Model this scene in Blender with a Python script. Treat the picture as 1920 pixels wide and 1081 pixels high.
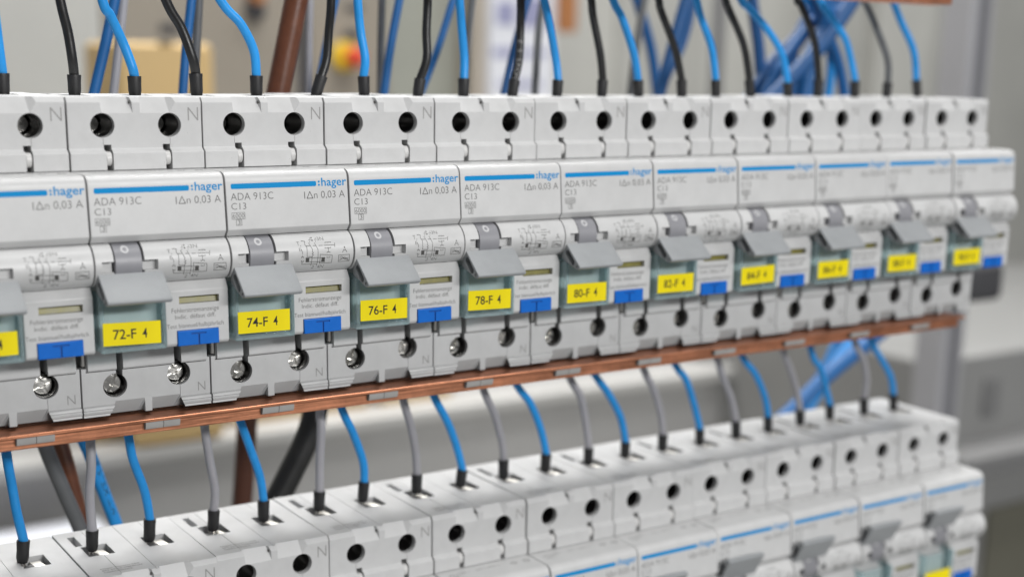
import bpy, bmesh, math, random
from mathutils import Vector, Matrix

random.seed(7)
for o in list(bpy.data.objects):
    bpy.data.objects.remove(o)
sc = bpy.context.scene
C = sc.collection
S = 0.001                     # the place is measured in millimetres
R = math.radians

# ------------------------------------------------------------------ camera
cam = bpy.data.cameras.new('camera')
cam_o = bpy.data.objects.new('camera', cam)
C.objects.link(cam_o)
cam.sensor_width = 36.0
cam.lens = 2573.07 / 1920 * 36
cam_o.location = (-98.795 * S, -354.995 * S, 9.782 * S)
cam_o.rotation_euler = (1.3458, -0.0174, -0.5778)
cam.shift_x = 4.52 / 1920
cam.shift_y = 170.27 / 1920
cam.clip_start = 0.01
cam.clip_end = 50
cam.dof.use_dof = True
cam.dof.focus_distance = 0.376
cam.dof.aperture_fstop = 8.1
cam.dof.aperture_blades = 0
sc.camera = cam_o

# ------------------------------------------------------------------ world and lamps (workshop indoors)
w = bpy.data.worlds.new('World')
sc.world = w
w.use_nodes = True
w.node_tree.nodes['Background'].inputs[0].default_value = (0.985, 0.995, 1.0, 1)
w.node_tree.nodes['Background'].inputs[1].default_value = 0.215

def area(name, loc, target, sx, sy, power, col):
    l = bpy.data.lights.new(name, 'AREA')
    l.shape = 'RECTANGLE'
    l.size, l.size_y = sx, sy
    l.energy = power
    l.color = col
    o = bpy.data.objects.new(name, l)
    C.objects.link(o)
    o.location = loc
    o.rotation_euler = (Vector(target) - Vector(loc)).to_track_quat('-Z', 'Y').to_euler()
    return o
area('lamp_front', (0.42, -1.6, 0.53), (0.12, 0.0, -0.08), 0.8, 0.13, 20.5, (1.0, 0.996, 0.99))
area('ceiling_lamp_front', (0.2, -0.45, 1.6), (0.15, 0.0, -0.05), 1.2, 0.25, 13.5, (1.0, 0.995, 0.985))
area('ceiling_lamp_back', (0.5, 0.95, 1.15), (0.2, 0.05, -0.12), 1.4, 0.3, 16.0, (1.0, 0.992, 0.98)).data.spread = R(120)
area('background_fill', (1.1, 0.45, 1.75), (1.2, 1.35, -0.25), 1.6, 0.4, 16.0, (1.0, 0.985, 0.96)).data.spread = R(130)  # added fill lamp, brightens the background only; stands for no known fixture

sc.view_settings.view_transform = 'Standard'
sc.view_settings.look = 'None'
sc.view_settings.exposure = -0.05
sc.view_settings.gamma = 1.0
sc.view_settings.use_curve_mapping = False
sc.render.engine = 'CYCLES'
sc.cycles.use_denoising = True
sc.cycles.max_bounces = 12
sc.cycles.transmission_bounces = 10
sc.cycles.glossy_bounces = 5
sc.cycles.caustics_reflective = False
sc.cycles.caustics_refractive = True

# ------------------------------------------------------------------ materials
def sock(b, name, v):
    if name in b.inputs:
        b.inputs[name].default_value = v

def mat(name, col, rough=0.45, metal=0.0, var=0.03, bump=0.0, bscale=3000.0, spec=0.5, rand=0.0,
        stretch=None, trans=0.0, ior=1.49, dust=0.0, sss=0.0):
    m = bpy.data.materials.new(name)
    m.use_nodes = True
    nt = m.node_tree
    b = nt.nodes['Principled BSDF']
    sock(b, 'Base Color', (*col, 1))
    sock(b, 'Roughness', rough)
    sock(b, 'Metallic', metal)
    sock(b, 'Specular IOR Level', spec)
    sock(b, 'IOR', ior)
    sock(b, 'Transmission Weight', trans)
    tc = nt.nodes.new('ShaderNodeTexCoord')
    src = tc.outputs['Object']
    if stretch:
        mp = nt.nodes.new('ShaderNodeMapping')
        mp.inputs['Scale'].default_value = stretch
        nt.links.new(src, mp.inputs[0])
        src = mp.outputs[0]
    if var > 0:
        n = nt.nodes.new('ShaderNodeTexNoise')
        n.inputs['Scale'].default_value = 160.0
        n.inputs['Detail'].default_value = 6.0
        n.inputs['Roughness'].default_value = 0.65
        nt.links.new(src, n.inputs['Vector'])
        r = nt.nodes.new('ShaderNodeMapRange')
        r.inputs['From Min'].default_value = 0.3
        r.inputs['From Max'].default_value = 0.7
        r.inputs['To Min'].default_value = 1 - var
        r.inputs['To Max'].default_value = 1 + var
        nt.links.new(n.outputs['Fac'], r.inputs['Value'])
        val = r.outputs[0]
        if rand > 0:
            oi = nt.nodes.new('ShaderNodeObjectInfo')
            rr = nt.nodes.new('ShaderNodeMapRange')
            rr.inputs['To Min'].default_value = 1 - rand
            rr.inputs['To Max'].default_value = 1 + rand
            nt.links.new(oi.outputs['Random'], rr.inputs['Value'])
            mu = nt.nodes.new('ShaderNodeMath')
            mu.operation = 'MULTIPLY'
            nt.links.new(val, mu.inputs[0])
            nt.links.new(rr.outputs[0], mu.inputs[1])
            val = mu.outputs[0]
        mx = nt.nodes.new('ShaderNodeVectorMath')
        mx.operation = 'SCALE'
        mx.inputs[0].default_value = col
        nt.links.new(val, mx.inputs['Scale'])
        out = mx.outputs[0]
        if dust > 0:
            d = nt.nodes.new('ShaderNodeTexVoronoi')
            d.inputs['Scale'].default_value = 420.0
            nt.links.new(src, d.inputs['Vector'])
            dr = nt.nodes.new('ShaderNodeMapRange')
            dr.inputs['From Min'].default_value = 0.045
            dr.inputs['From Max'].default_value = 0.02
            dr.inputs['To Min'].default_value = 0.0
            dr.inputs['To Max'].default_value = dust
            nt.links.new(d.outputs['Distance'], dr.inputs['Value'])
            m2 = nt.nodes.new('ShaderNodeMix')
            m2.data_type = 'RGBA'
            m2.inputs[7].default_value = (col[0] * .35, col[1] * .33, col[2] * .3, 1)
            nt.links.new(dr.outputs[0], m2.inputs[0])
            nt.links.new(out, m2.inputs[6])
            out = m2.outputs[2]
        nt.links.new(out, b.inputs['Base Color'])
        r2 = nt.nodes.new('ShaderNodeMapRange')
        r2.inputs['From Min'].default_value = 0.3
        r2.inputs['From Max'].default_value = 0.7
        r2.inputs['To Min'].default_value = max(0.02, rough - 0.07)
        r2.inputs['To Max'].default_value = rough + 0.07
        nt.links.new(n.outputs['Fac'], r2.inputs['Value'])
        nt.links.new(r2.outputs[0], b.inputs['Roughness'])
    if bump > 0:
        n2 = nt.nodes.new('ShaderNodeTexNoise')
        n2.inputs['Scale'].default_value = bscale
        n2.inputs['Detail'].default_value = 3.0
        nt.links.new(src, n2.inputs['Vector'])
        bp = nt.nodes.new('ShaderNodeBump')
        bp.inputs['Strength'].default_value = bump
        bp.inputs['Distance'].default_value = 0.0001
        nt.links.new(n2.outputs['Fac'], bp.inputs['Height'])
        nt.links.new(bp.outputs[0], b.inputs['Normal'])
    return m

M = {}
M['plastic'] = mat('pale_grey_plastic', (0.572, 0.573, 0.572), 0.46, var=0.05, bump=0.25, rand=0.035, dust=0.6)
M['cover'] = mat('pale_grey_cover_plastic', (0.588, 0.589, 0.587), 0.40, var=0.045, bump=0.2, rand=0.03, dust=0.5)
M['tabgrey'] = mat('grey_insulator_plastic', (0.40, 0.39, 0.375), 0.5, var=0.05)
M['clipwhite'] = mat('white_plastic', (0.60, 0.595, 0.585), 0.4, var=0.02)
M['stem'] = mat('dark_grey_plastic', (0.27, 0.27, 0.29), 0.40, var=0.05, bump=0.3)
M['handle'] = mat('mid_grey_plastic', (0.325, 0.338, 0.348), 0.42, var=0.06, bump=0.5, dust=0.3, rand=0.02)
M['flap'] = mat('grey_flap_plastic', (0.15, 0.15, 0.155), 0.45, var=0.03)
M['print_blue'] = mat('blue_print', (0.0, 0.26, 0.60), 0.6, var=0.02, spec=0.2)
M['print_grey'] = mat('grey_print', (0.085, 0.083, 0.08), 0.5, var=0.0)
M['print_light'] = mat('light_grey_print', (0.30, 0.295, 0.29), 0.5, var=0.0)
M['print_white'] = mat('white_print', (0.55, 0.55, 0.56), 0.5, var=0.0)
M['print_black'] = mat('black_print', (0.012, 0.012, 0.012), 0.5, var=0.0)
M['button'] = mat('blue_button_plastic', (0.004, 0.135, 0.56), 0.42, var=0.06, bump=0.2, spec=0.3)
M['button_dark'] = mat('blue_groove_plastic', (0.004, 0.085, 0.36), 0.5, var=0.0)
M['yellow'] = mat('yellow_label_tape', (0.95, 0.78, 0.006), 0.5, var=0.03, bump=0.2, spec=0.25)
M['olive'] = mat('olive_indicator', (0.20, 0.18, 0.03), 0.4, var=0.45)
M['steel'] = mat('zinc_plated_steel', (0.80, 0.78, 0.74), 0.18, metal=1.0, var=0.30, bump=0.5, bscale=900)
M['wellblack'] = mat('shade_black_terminal_steel', (0.012, 0.011, 0.011), 0.4, var=0.2)  # dark steel lining; the deep bore's shade is put into its black
M['brass'] = mat('tinned_contact', (0.85, 0.83, 0.78), 0.4, metal=1.0, var=0.15, bump=0.5, bscale=900)
M['copper'] = mat('bare_copper', (0.70, 0.305, 0.175), 0.43, metal=1.0, var=0.34, bump=0.6, bscale=250, stretch=(0.25, 9, 9))
nt_ = M['copper'].node_tree
tc_ = nt_.nodes.new('ShaderNodeTexCoord'); nz_ = nt_.nodes.new('ShaderNodeTexNoise')
nz_.inputs['Scale'].default_value = 70.0; nz_.inputs['Detail'].default_value = 8.0; nz_.inputs['Roughness'].default_value = 0.7
nt_.links.new(tc_.outputs['Object'], nz_.inputs['Vector'])
mr_ = nt_.nodes.new('ShaderNodeMapRange')
for k_, v_ in (('From Min', 0.35), ('From Max', 0.62), ('To Min', 0.74), ('To Max', 1.12)): mr_.inputs[k_].default_value = v_
nt_.links.new(nz_.outputs['Fac'], mr_.inputs['Value'])
sc_ = nt_.nodes.new('ShaderNodeVectorMath'); sc_.operation = 'SCALE'
old_ = nt_.nodes['Principled BSDF'].inputs['Base Color'].links[0].from_socket
nt_.links.new(old_, sc_.inputs[0]); nt_.links.new(mr_.outputs[0], sc_.inputs['Scale'])
nt_.links.new(sc_.outputs[0], nt_.nodes['Principled BSDF'].inputs['Base Color'])
M['clear'] = mat('clear_plastic', (0.62, 0.90, 0.96), 0.03, var=0.0, trans=1.0, ior=1.49)
M['aqua'] = mat('aqua_clear_plastic', (0.78, 0.94, 0.965), 0.05, var=0.0, trans=0.68, ior=1.49)
nt_ = M['aqua'].node_tree
tr_ = nt_.nodes.new('ShaderNodeBsdfTransparent'); tr_.inputs[0].default_value = (0.88, 0.97, 0.985, 1)
mx_ = nt_.nodes.new('ShaderNodeMixShader'); mx_.inputs[0].default_value = 0.5
nt_.links.new(nt_.nodes['Principled BSDF'].outputs[0], mx_.inputs[1]); nt_.links.new(tr_.outputs[0], mx_.inputs[2])
nt_.links.new(mx_.outputs[0], nt_.nodes['Material Output'].inputs[0])
nt_ = M['clear'].node_tree
tr_ = nt_.nodes.new('ShaderNodeBsdfTransparent'); tr_.inputs[0].default_value = (0.95, 0.99, 0.995, 1)
mx_ = nt_.nodes.new('ShaderNodeMixShader'); mx_.inputs[0].default_value = 0.84
nt_.links.new(nt_.nodes['Principled BSDF'].outputs[0], mx_.inputs[1]); nt_.links.new(tr_.outputs[0], mx_.inputs[2])
nt_.links.new(mx_.outputs[0], nt_.nodes['Material Output'].inputs[0])
M['w_blue'] = mat('blue_wire_insulation', (0.022, 0.29, 0.72), 0.38, var=0.08, spec=0.35, bump=0.35, bscale=1200, rand=0.06)
M['w_midblue'] = mat('shaded_blue_wire_insulation', (0.008, 0.115, 0.34), 0.5, var=0.06, bump=0.3, bscale=1200)  # blue insulation darkened: shade behind the rows is put into the colour
M['w_darkblue'] = mat('deep_shaded_blue_wire_insulation', (0.006, 0.075, 0.23), 0.5, var=0.06, bump=0.3, bscale=1200)  # deeper version of the same painted shade for blue cables
M['w_black'] = mat('black_wire_insulation', (0.012, 0.012, 0.012), 0.36, var=0.1, bump=0.3, bscale=1200)
M['w_grey'] = mat('grey_wire_insulation', (0.36, 0.355, 0.38), 0.42, var=0.06, bump=0.3, bscale=1200, rand=0.05)
M['w_darkgrey'] = mat('dark_grey_wire_insulation', (0.12, 0.125, 0.13), 0.42, var=0.08, bump=0.3, bscale=1200)
M['w_brown'] = mat('brown_cable_insulation', (0.135, 0.045, 0.02), 0.36, var=0.2, bump=0.5, bscale=900)
M['w_darkbrown'] = mat('dark_brown_cable_insulation', (0.075, 0.026, 0.014), 0.4, var=0.15)
M['sleeve'] = mat('black_ferrule_sleeve', (0.014, 0.014, 0.015), 0.55, var=0.2, bump=0.6, bscale=1500, dust=0.0)
M['din'] = mat('galvanised_rail', (0.55, 0.55, 0.55), 0.35, metal=1.0, var=0.1)
def flat(name, col, rough=0.6, var=0.06):
    M[name] = mat(name + '_paint', col, rough, var=var, stretch=(0.05, 0.05, 0.05))
flat('wall', (0.58, 0.58, 0.545)); flat('door', (0.47, 0.475, 0.455)); flat('beige', (0.30, 0.27, 0.225))
flat('green', (0.36, 0.37, 0.325)); flat('cream', (0.50, 0.45, 0.385)); flat('paper', (0.82, 0.84, 0.90))
flat('ink', (0.35, 0.36, 0.55)); flat('card', (0.60, 0.42, 0.19)); flat('orange', (0.45, 0.19, 0.07))
flat('red', (0.70, 0.07, 0.03)); flat('stopyellow', (0.80, 0.55, 0.03)); flat('dark', (0.055, 0.055, 0.06))
flat('white', (0.50, 0.495, 0.48)); flat('grey', (0.36, 0.355, 0.35)); flat('lilac', (0.52, 0.52, 0.58))
flat('slotgrey', (0.2, 0.2, 0.2)); flat('slotgrey2', (0.29, 0.29, 0.285)); flat('alu', (0.40, 0.40, 0.42), 0.5); flat('steelgrey', (0.17, 0.17, 0.185)); flat('floor', (0.24, 0.24, 0.235))
flat('olivegrey', (0.16, 0.155, 0.12)); flat('lightgrey', (0.50, 0.50, 0.47))

# ------------------------------------------------------------------ mesh helpers
BASE = 83.3      # a device's Empty sits at its foot; profiles below are measured from its top edge

def V(x, D, z):
    return Vector((x * S, -D * S, (z + BASE) * S))

def prism_bm(prof, x0, x1, bm=None, xb0=None, xb1=None):
    """prof: (D,z) polygon extruded along X. xb0/xb1: optional functions of (D,z) giving the end positions"""
    bm = bm or bmesh.new()
    a = [bm.verts.new(V(xb0(d, z) if xb0 else x0, d, z)) for d, z in prof]
    b = [bm.verts.new(V(xb1(d, z) if xb1 else x1, d, z)) for d, z in prof]
    n = len(prof)
    bm.faces.new(a)
    bm.faces.new(list(reversed(b)))
    for i in range(n):
        j = (i + 1) % n
        bm.faces.new((a[i], b[i], b[j], a[j]))
    return bm

def box_bm(x0, x1, D0, D1, z0, z1, bm=None):
    return prism_bm([(D0, z0), (D1, z0), (D1, z1), (D0, z1)], x0, x1, bm)

def hull_bm(pts, bm=None):
    bm = bm or bmesh.new()
    vs = [bm.verts.new(V(*p)) for p in pts]
    bmesh.ops.convex_hull(bm, input=vs)
    return bm

def cyl_bm(cx, cz, r, D0, D1, bm=None, n=36, tilt=0.0):
    """cylinder along the depth axis"""
    bm = bm or bmesh.new()
    a = []; b = []
    for i in range(n):
        t = 2 * math.pi * i / n
        a.append(bm.verts.new(V(cx + r * math.cos(t), D0, cz + r * math.sin(t))))
        b.append(bm.verts.new(V(cx + r * math.cos(t), D1, cz + r * math.sin(t))))
    bm.faces.new(a); bm.faces.new(list(reversed(b)))
    for i in range(n):
        j = (i + 1) % n
        bm.faces.new((a[i], b[i], b[j], a[j]))
    return bm

def cylx_bm(D, z, r, x0, x1, bm=None, n=32):
    return prism_bm([(D + r * math.cos(2 * math.pi * i / n), z + r * math.sin(2 * math.pi * i / n)) for i in range(n)], x0, x1, bm)

def cylz_bm(x, D, r, z0, z1, bm=None, n=20):
    bm = bm or bmesh.new()
    a = []; b = []
    for i in range(n):
        t = 2 * math.pi * i / n
        a.append(bm.verts.new(V(x + r * math.cos(t), D + r * math.sin(t), z0)))
        b.append(bm.verts.new(V(x + r * math.cos(t), D + r * math.sin(t), z1)))
    bm.faces.new(a); bm.faces.new(list(reversed(b)))
    for i in range(n):
        j = (i + 1) % n
        bm.faces.new((a[i], b[i], b[j], a[j]))
    return bm

def to_mesh(bm, name):
    bmesh.ops.recalc_face_normals(bm, faces=bm.faces[:])
    me = bpy.data.meshes.new(name)
    bm.to_mesh(me)
    bm.free()
    return me

def finish(bm, name, m, bevel=0.0, segs=2, cut=None, angle=20):
    """bevel, then cut; returns plain mesh data"""
    me = to_mesh(bm, name)
    if bevel > 0 or cut:
        o = bpy.data.objects.new('tmp', me)
        C.objects.link(o)
        if bevel > 0:
            bv = o.modifiers.new('b', 'BEVEL')
            bv.width = bevel * S
            bv.segments = segs
            bv.limit_method = 'ANGLE'
            bv.angle_limit = R(30)
        cos = []
        for c in (cut or []):
            cm = to_mesh(c, 'cut')
            co = bpy.data.objects.new('cut', cm)
            C.objects.link(co)
            cos.append(co)
            bo = o.modifiers.new('c', 'BOOLEAN')
            bo.operation = 'DIFFERENCE'
            bo.solver = 'EXACT'
            bo.object = co
        dg = bpy.context.evaluated_depsgraph_get()
        dg.update()
        me2 = bpy.data.meshes.new_from_object(o.evaluated_get(dg))
        for q in [o] + cos:
            d = q.data
            bpy.data.objects.remove(q)
            bpy.data.meshes.remove(d)
        me = me2
        me.name = name
    me.materials.clear()
    me.materials.append(M[m])
    for p in me.polygons:
        p.material_index = 0
        p.use_smooth = True
    me.set_sharp_from_angle(angle=R(angle))
    return me

# ------------------------------------------------------------------ lettering
_tc = {}
def glyphs(txt, bold=0.0):
    key = (txt, bold)
    if key in _tc:
        return _tc[key]
    cu = bpy.data.curves.new('t', 'FONT')
    cu.body = txt
    cu.size = 1.0
    cu.resolution_u = 3
    cu.offset = bold
    o = bpy.data.objects.new('t', cu)
    C.objects.link(o)
    dg = bpy.context.evaluated_depsgraph_get()
    dg.update()
    me = bpy.data.meshes.new_from_object(o.evaluated_get(dg))
    vs = [(v.co.x, v.co.y) for v in me.vertices]
    fs = [tuple(p.vertices) for p in me.polygons]
    bpy.data.objects.remove(o)
    bpy.data.curves.remove(cu)
    bpy.data.meshes.remove(me)
    _tc[key] = (vs, fs)
    return vs, fs

class Print:
    """flat print in (X,z) of the device, wrapped onto a surface D = surf(z)"""
    def __init__(self):
        self.v = []; self.f = []
    def text(self, txt, x0, z0, width, cap, bold=0.0, skew=0.0, rise=0.0):
        vs, fs = glyphs(txt, bold)
        hv, _ = glyphs('H', bold)
        ch = max(p[1] for p in hv) - min(p[1] for p in hv)
        mx = min(p[0] for p in vs); Mx = max(p[0] for p in vs)
        sx = width / (Mx - mx); sz = cap / ch
        n = len(self.v)
        for a, b in vs:
            x = (a - mx) * sx
            self.v.append((x0 + x + b * sz * skew, z0 + b * sz + x * rise))
        self.f += [tuple(i + n for i in q) for q in fs]
        return self
    def line(self, pts, wd):
        for (xa, za), (xb, zb) in zip(pts, pts[1:]):
            L = math.hypot(xb - xa, zb - za)
            if L == 0: continue
            ux, uz = (xb - xa) / L, (zb - za) / L
            e = wd * 0.35
            nx, nz = -uz * wd / 2, ux * wd / 2
            n = len(self.v)
            xa2, za2, xb2, zb2 = xa - ux * e, za - uz * e, xb + ux * e, zb + uz * e
            k = max(1, int(L / 0.8))
            for i in range(k + 1):
                t = i / k
                cx, cz = xa2 + (xb2 - xa2) * t, za2 + (zb2 - za2) * t
                self.v += [(cx + nx, cz + nz), (cx - nx, cz - nz)]
            for i in range(k):
                q = n + 2 * i
                self.f.append((q, q + 1, q + 3, q + 2))
        return self
    def rect(self, x0, z0, x1, z1, r=0.0):
        n = len(self.v)
        if r <= 0:
            self.v += [(x0, z0), (x1, z0), (x1, z1), (x0, z1)]
            self.f.append((n, n + 1, n + 2, n + 3))
        else:
            pts = []
            for cx, cz, a in ((x1 - r, z1 - r, 0), (x0 + r, z1 - r, 90), (x0 + r, z0 + r, 180), (x1 - r, z0 + r, 270)):
                for i in range(5):
                    t = R(a + i * 22.5)
                    pts.append((cx + r * math.cos(t), cz + r * math.sin(t)))
            self.v += pts
            self.f.append(tuple(range(n, n + len(pts))))
        return self
    def ring(self, cx, cz, r0, r1, nn=24, sq=1.0):
        n = len(self.v)
        for i in range(nn):
            t = 2 * math.pi * i / nn
            self.v += [(cx + r0 * math.cos(t), cz + r0 * sq * math.sin(t)), (cx + r1 * math.cos(t), cz + r1 * sq * math.sin(t))]
        for i in range(nn):
            a = n + 2 * i; b = n + 2 * ((i + 1) % nn)
            self.f.append((a, a + 1, b + 1, b))
        return self
    def mesh(self, name, m, surf, off=0.03, horizontal=None):
        """surf(z)->D; horizontal=z0 lays the print on a level top face, the second axis running back"""
        me = bpy.data.meshes.new(name)
        if horizontal is None:
            vv = [V(x, surf(z) + off, z) for x, z in self.v]
        else:
            vv = [V(x, -z, horizontal + off) for x, z in self.v]
        me.from_pydata(vv, [], self.f)
        me.materials.append(M[m])
        return me

# surfaces
def s_cover(z): return 14.5 + (-21.4 - z) * (1.1 / 12.2)
BD, BZ, BR = 12.3, -40.8, 5.65
def s_barrel(z): return BD + math.sqrt(max(0.01, BR * BR - (z - BZ) ** 2))
def s_panel(z): return 15.4
def s_face(z): return 0.0

PITCH = 35.6
X0, X1 = 0.2, 35.4

# ================================================================== the breaker prototype (mesh data only)
P = []            # (name, mesh, parent index or None, which): which in 'both','down','up'
def part(name, me, parent=None, which='both', loc=None):
    P.append((name, me, parent, which))
    return len(P) - 1

# ---- housing: upper and lower terminal blocks and the rear
prof = [(-42.2, 0), (-0.9, 0), (0, -1.3), (0, -13.0), (1.35, -14.0), (1.35, -18.35), (0.75, -18.45), (0.75, -63.4),
        (0, -63.5), (0, -80.2), (-2.4, -83.3), (-42.2, -83.3)]
cuts = []
def wedge(pts): cuts.append(hull_bm(pts))
# sloped facets above the upper screw holes
wedge([(9.0, 0.0, -4.05), (17.0, 0.0, -4.05), (8.3, -2.0, 0.02), (15.9, -2.0, 0.02), (8.3, -1.9, 1), (16.0, -1.9, 1), (8.3, 1, 1), (17.0, 1, 1), (9.0, 1, -4.05), (17.0, 1, -4.05)])
wedge([(18.9, 0.0, -4.05), (26.7, 0.0, -4.05), (18.9, -2.0, 0.02), (26.2, -2.0, 0.02), (18.9, -1.9, 1), (26.2, -1.9, 1), (18.9, 1, 1), (28.8, 1, 1), (28.8, 0.0, -0.6), (28.8, 1, -0.6), (18.9, 1, -4.05), (26.7, 1, -4.05)])
for cx in (9.0, 26.68):
    cuts.append(cyl_bm(cx, -7.1, 3.12, -2.2, 1, n=48))
    cuts.append(cyl_bm(cx, -7.1, 3.0, -17, -2.0, n=48))
    xs = 9.1 if cx < 20 else 24.65
    cuts.append(box_bm(xs, xs + 1.95, -5, 1, -13.5, -12.0))                      # square opening above the clip
    cuts.append(box_bm(xs + 0.25, xs + 2.0, -4, 3, -18.6, -13.4))                # clip channel
cuts.append(box_bm(1.5, 26.6, 0.6, 3, -18.6, -18.36))
cuts.append(box_bm(26.62, 26.72, -0.25, 1, -12.0, -10.2))
cuts.append(box_bm(8.95, 9.05, -0.25, 1, -12.0, -10.2))
# top face: wire pockets, slot, seams
for a, b in ((4.4, 11.9), (22.0, 29.5)):
    cuts.append(box_bm(a, b, -27.6, -18.6, -3.4, 1))
cuts.append(box_bm(3.3, 5.4, -37.6, -28.7, -2.5, 1))
cuts.append(box_bm(8.5, 8.66, -41.5, -28.7, -0.3, 1))
cuts.append(box_bm(8.4, 8.55, -18.2, -2.2, -0.25, 1))
cuts.append(box_bm(17.95, 18.1, -42, -0.5, -0.25, 1))
cuts.append(box_bm(26.0, 26.14, -42, -28.7, -0.25, 1))
# lower terminals
for cx, cz in ((9.0, -75.2), (26.6, -73.7)):
    cuts.append(cyl_bm(cx, cz, 3.25, -12.5, 1, n=48))
for xa, xb in ((9.35, 11.1), (25.1, 27.1)):
    cuts.append(box_bm(xa, xb, -6, 2, -73.5, -63.6))
# sloped recesses along the lower edge, either side of the rib
wedge([(8.9, 0.0, -79.45), (16.8, 0.0, -79.45), (7.7, -2.5, -83.4), (15.2, -2.5, -83.4), (7.7, 1, -83.6), (16.8, 1, -83.6), (8.9, 1, -79.45), (16.8, 1, -79.45), (16.8, 0, -83.6)])
wedge([(18.9, 0.0, -79.55), (26.7, 0.0, -79.55), (18.9, -2.5, -83.4), (25.4, -2.5, -83.4), (18.9, 1, -83.6), (26.7, 1, -83.6), (18.9, 1, -79.55), (26.7, 1, -79.55)])
cuts.append(box_bm(-1, 1.55, -6, 2, -70.0, -63.4))
cuts.append(box_bm(34.55, 37, -6, 2, -70.0, -63.4))
cuts.append(box_bm(26.72, 26.84, -0.3, 1, -80.4, -76.5))
cuts.append(box_bm(1.4, 34.4, -0.9, 2, -71.1, -70.78))
housing = finish(prism_bm(prof, X0, X1), 'housing', 'plastic', bevel=0.12, cut=cuts, angle=8.2)
h = part('housing', housing)
# the central rib keeps its full depth down to the foot
part('rib', finish(box_bm(16.85, 18.85, -2.6, 0.02, -83.25, -79.3), 'rib', 'plastic', 0.15), h)
dot = finish(cylx_bm(-0.75, -1.25, 0.42, 16.25, 16.48, n=16), 'marker_hole', 'print_grey')
part('marker_hole', dot, h)
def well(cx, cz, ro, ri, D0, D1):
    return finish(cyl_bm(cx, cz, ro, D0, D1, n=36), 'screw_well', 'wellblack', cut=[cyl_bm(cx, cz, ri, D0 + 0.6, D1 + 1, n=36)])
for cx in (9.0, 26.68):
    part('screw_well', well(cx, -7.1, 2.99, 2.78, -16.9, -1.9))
    me = finish(cyl_bm(cx, -7.1, 2.5, -13, -11.2, n=28), 'terminal_screw', 'steel', 0.3, cut=[box_bm(cx - 3, cx + 3, -11.9, -10, -7.5, -6.7)])
    part('terminal_screw', me)
    xs = 9.1 if cx < 20 else 24.65
    bm = bmesh.new()
    prof2 = [(1.55 * math.cos(R(a)) - 0.35, -15.55 + 1.85 * math.sin(R(a))) for a in range(-80, 81, 16)] + [(-2.5, -13.7), (-2.5, -17.4)]
    part('terminal_clip', finish(prism_bm(prof2, xs + 0.35, xs + 1.72), 'terminal_clip', 'clipwhite', 0.12))
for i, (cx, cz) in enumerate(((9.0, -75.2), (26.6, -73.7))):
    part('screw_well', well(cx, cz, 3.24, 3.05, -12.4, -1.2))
    c = [box_bm(cx - 3, cx + 3, -4.9, 0, cz - 0.42, cz + 0.42), box_bm(cx - 0.42, cx + 0.42, -4.9, 0, cz - 3, cz + 3),
         cyl_bm(cx, cz, 1.0, -5.2, 0, n=16)]
    me = finish(cyl_bm(cx, cz, 2.7, -8.5, -3.4 if i == 0 else -4.0, n=32), 'terminal_screw', 'steel', 0.5, 3, cut=c)
    rot = Matrix.Translation(V(cx, -3, cz)) @ Matrix.Rotation(R(28 + 40 * i), 4, 'Y') @ Matrix.Rotation(R(-9), 4, 'Z') @ Matrix.Translation(-V(cx, -3, cz))
    me.transform(rot)
    part('terminal_screw', me)
# wire pockets seen from above
for xs in (4.4, 22.0):
    part('wire_flap', finish(hull_bm([(xs + 0.1, -18.7, -0.3), (xs + 3.4, -18.7, -0.3), (xs + 0.1, -18.7, -0.8), (xs + 3.4, -18.7, -0.8), (xs + 0.1, -23.4, -1.0), (xs + 3.4, -23.4, -1.0), (xs + 0.1, -23.4, -1.5), (xs + 3.4, -23.4, -1.5)]), 'wire_flap', 'flap'))
    part('contact_plate', finish(hull_bm([(xs + 3.5, -18.7, -0.5), (xs + 6.3, -18.7, -0.5), (xs + 3.5, -27.4, -1.5), (xs + 6.3, -27.4, -1.5), (xs + 3.5, -18.7, -3.3), (xs + 6.3, -18.7, -3.3), (xs + 3.5, -27.4, -3.3), (xs + 6.3, -27.4, -3.3)]), 'contact_plate', 'brass', 0.1))
# band over the lower terminals, clipped latches, pin between devices
bc = [box_bm(9.35, 11.1, -1, 3, -72, -60), box_bm(25.1, 27.1, -1, 3, -72, -60)]
part('terminal_cover', finish(prism_bm([(0.3, -63.3), (0.62, -63.3), (0.95, -70.3), (0.75, -70.75), (0.3, -70.75)], 1.7, 34.4), 'terminal_cover', 'plastic', 0.12, cut=bc))
lp = [(-2.6, -80.5), (0.45, -80.5), (0.75, -81.2), (0.45, -81.45), (0.45, -81.6), (0.8, -81.8), (0.65, -82.4), (0.3, -82.55), (0.45, -83.1), (-0.3, -83.28), (-2.6, -83.2)]
part('latch', finish(prism_bm(lp, X0, 8.6, xb1=lambda d, z: 8.6 + (z + 80.5) * 0.58), 'latch', 'plastic', 0.06))
part('latch', finish(prism_bm(lp, 27, X1, xb0=lambda d, z: 26.8 - (z + 80.5) * 0.42 + (0.45 - d) * 0.25), 'latch', 'plastic', 0.06))
part('pin', finish(cylz_bm(1.0, -0.7, 0.72, -69.3, -64.0), 'pin', 'steel', 0.15))
def n_mark(x, z, wd, cap, nm):
    part(nm, Print().text('N', x, z, wd, cap, -0.012).mesh(nm, 'print_light', s_face), h)
n_mark(31.7, -6.05, 2.85, 3.4, 'terminal_letter')
n_mark(31.85, -79.2, 2.1, 2.45, 'terminal_letter')
pt = Print()
pt.text('Hager Electro SAS', 4.2, 7.0, 11.0, 0.85).text('BP3-67215 OBERNAI', 4.3, 5.5, 11.2, 0.85).text('CEDEX-FRANCE', 4.3, 4.0, 8.0, 0.85)
part('maker_print', pt.mesh('maker_print', 'print_grey', None, 0.02, horizontal=0.0), h)

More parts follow.
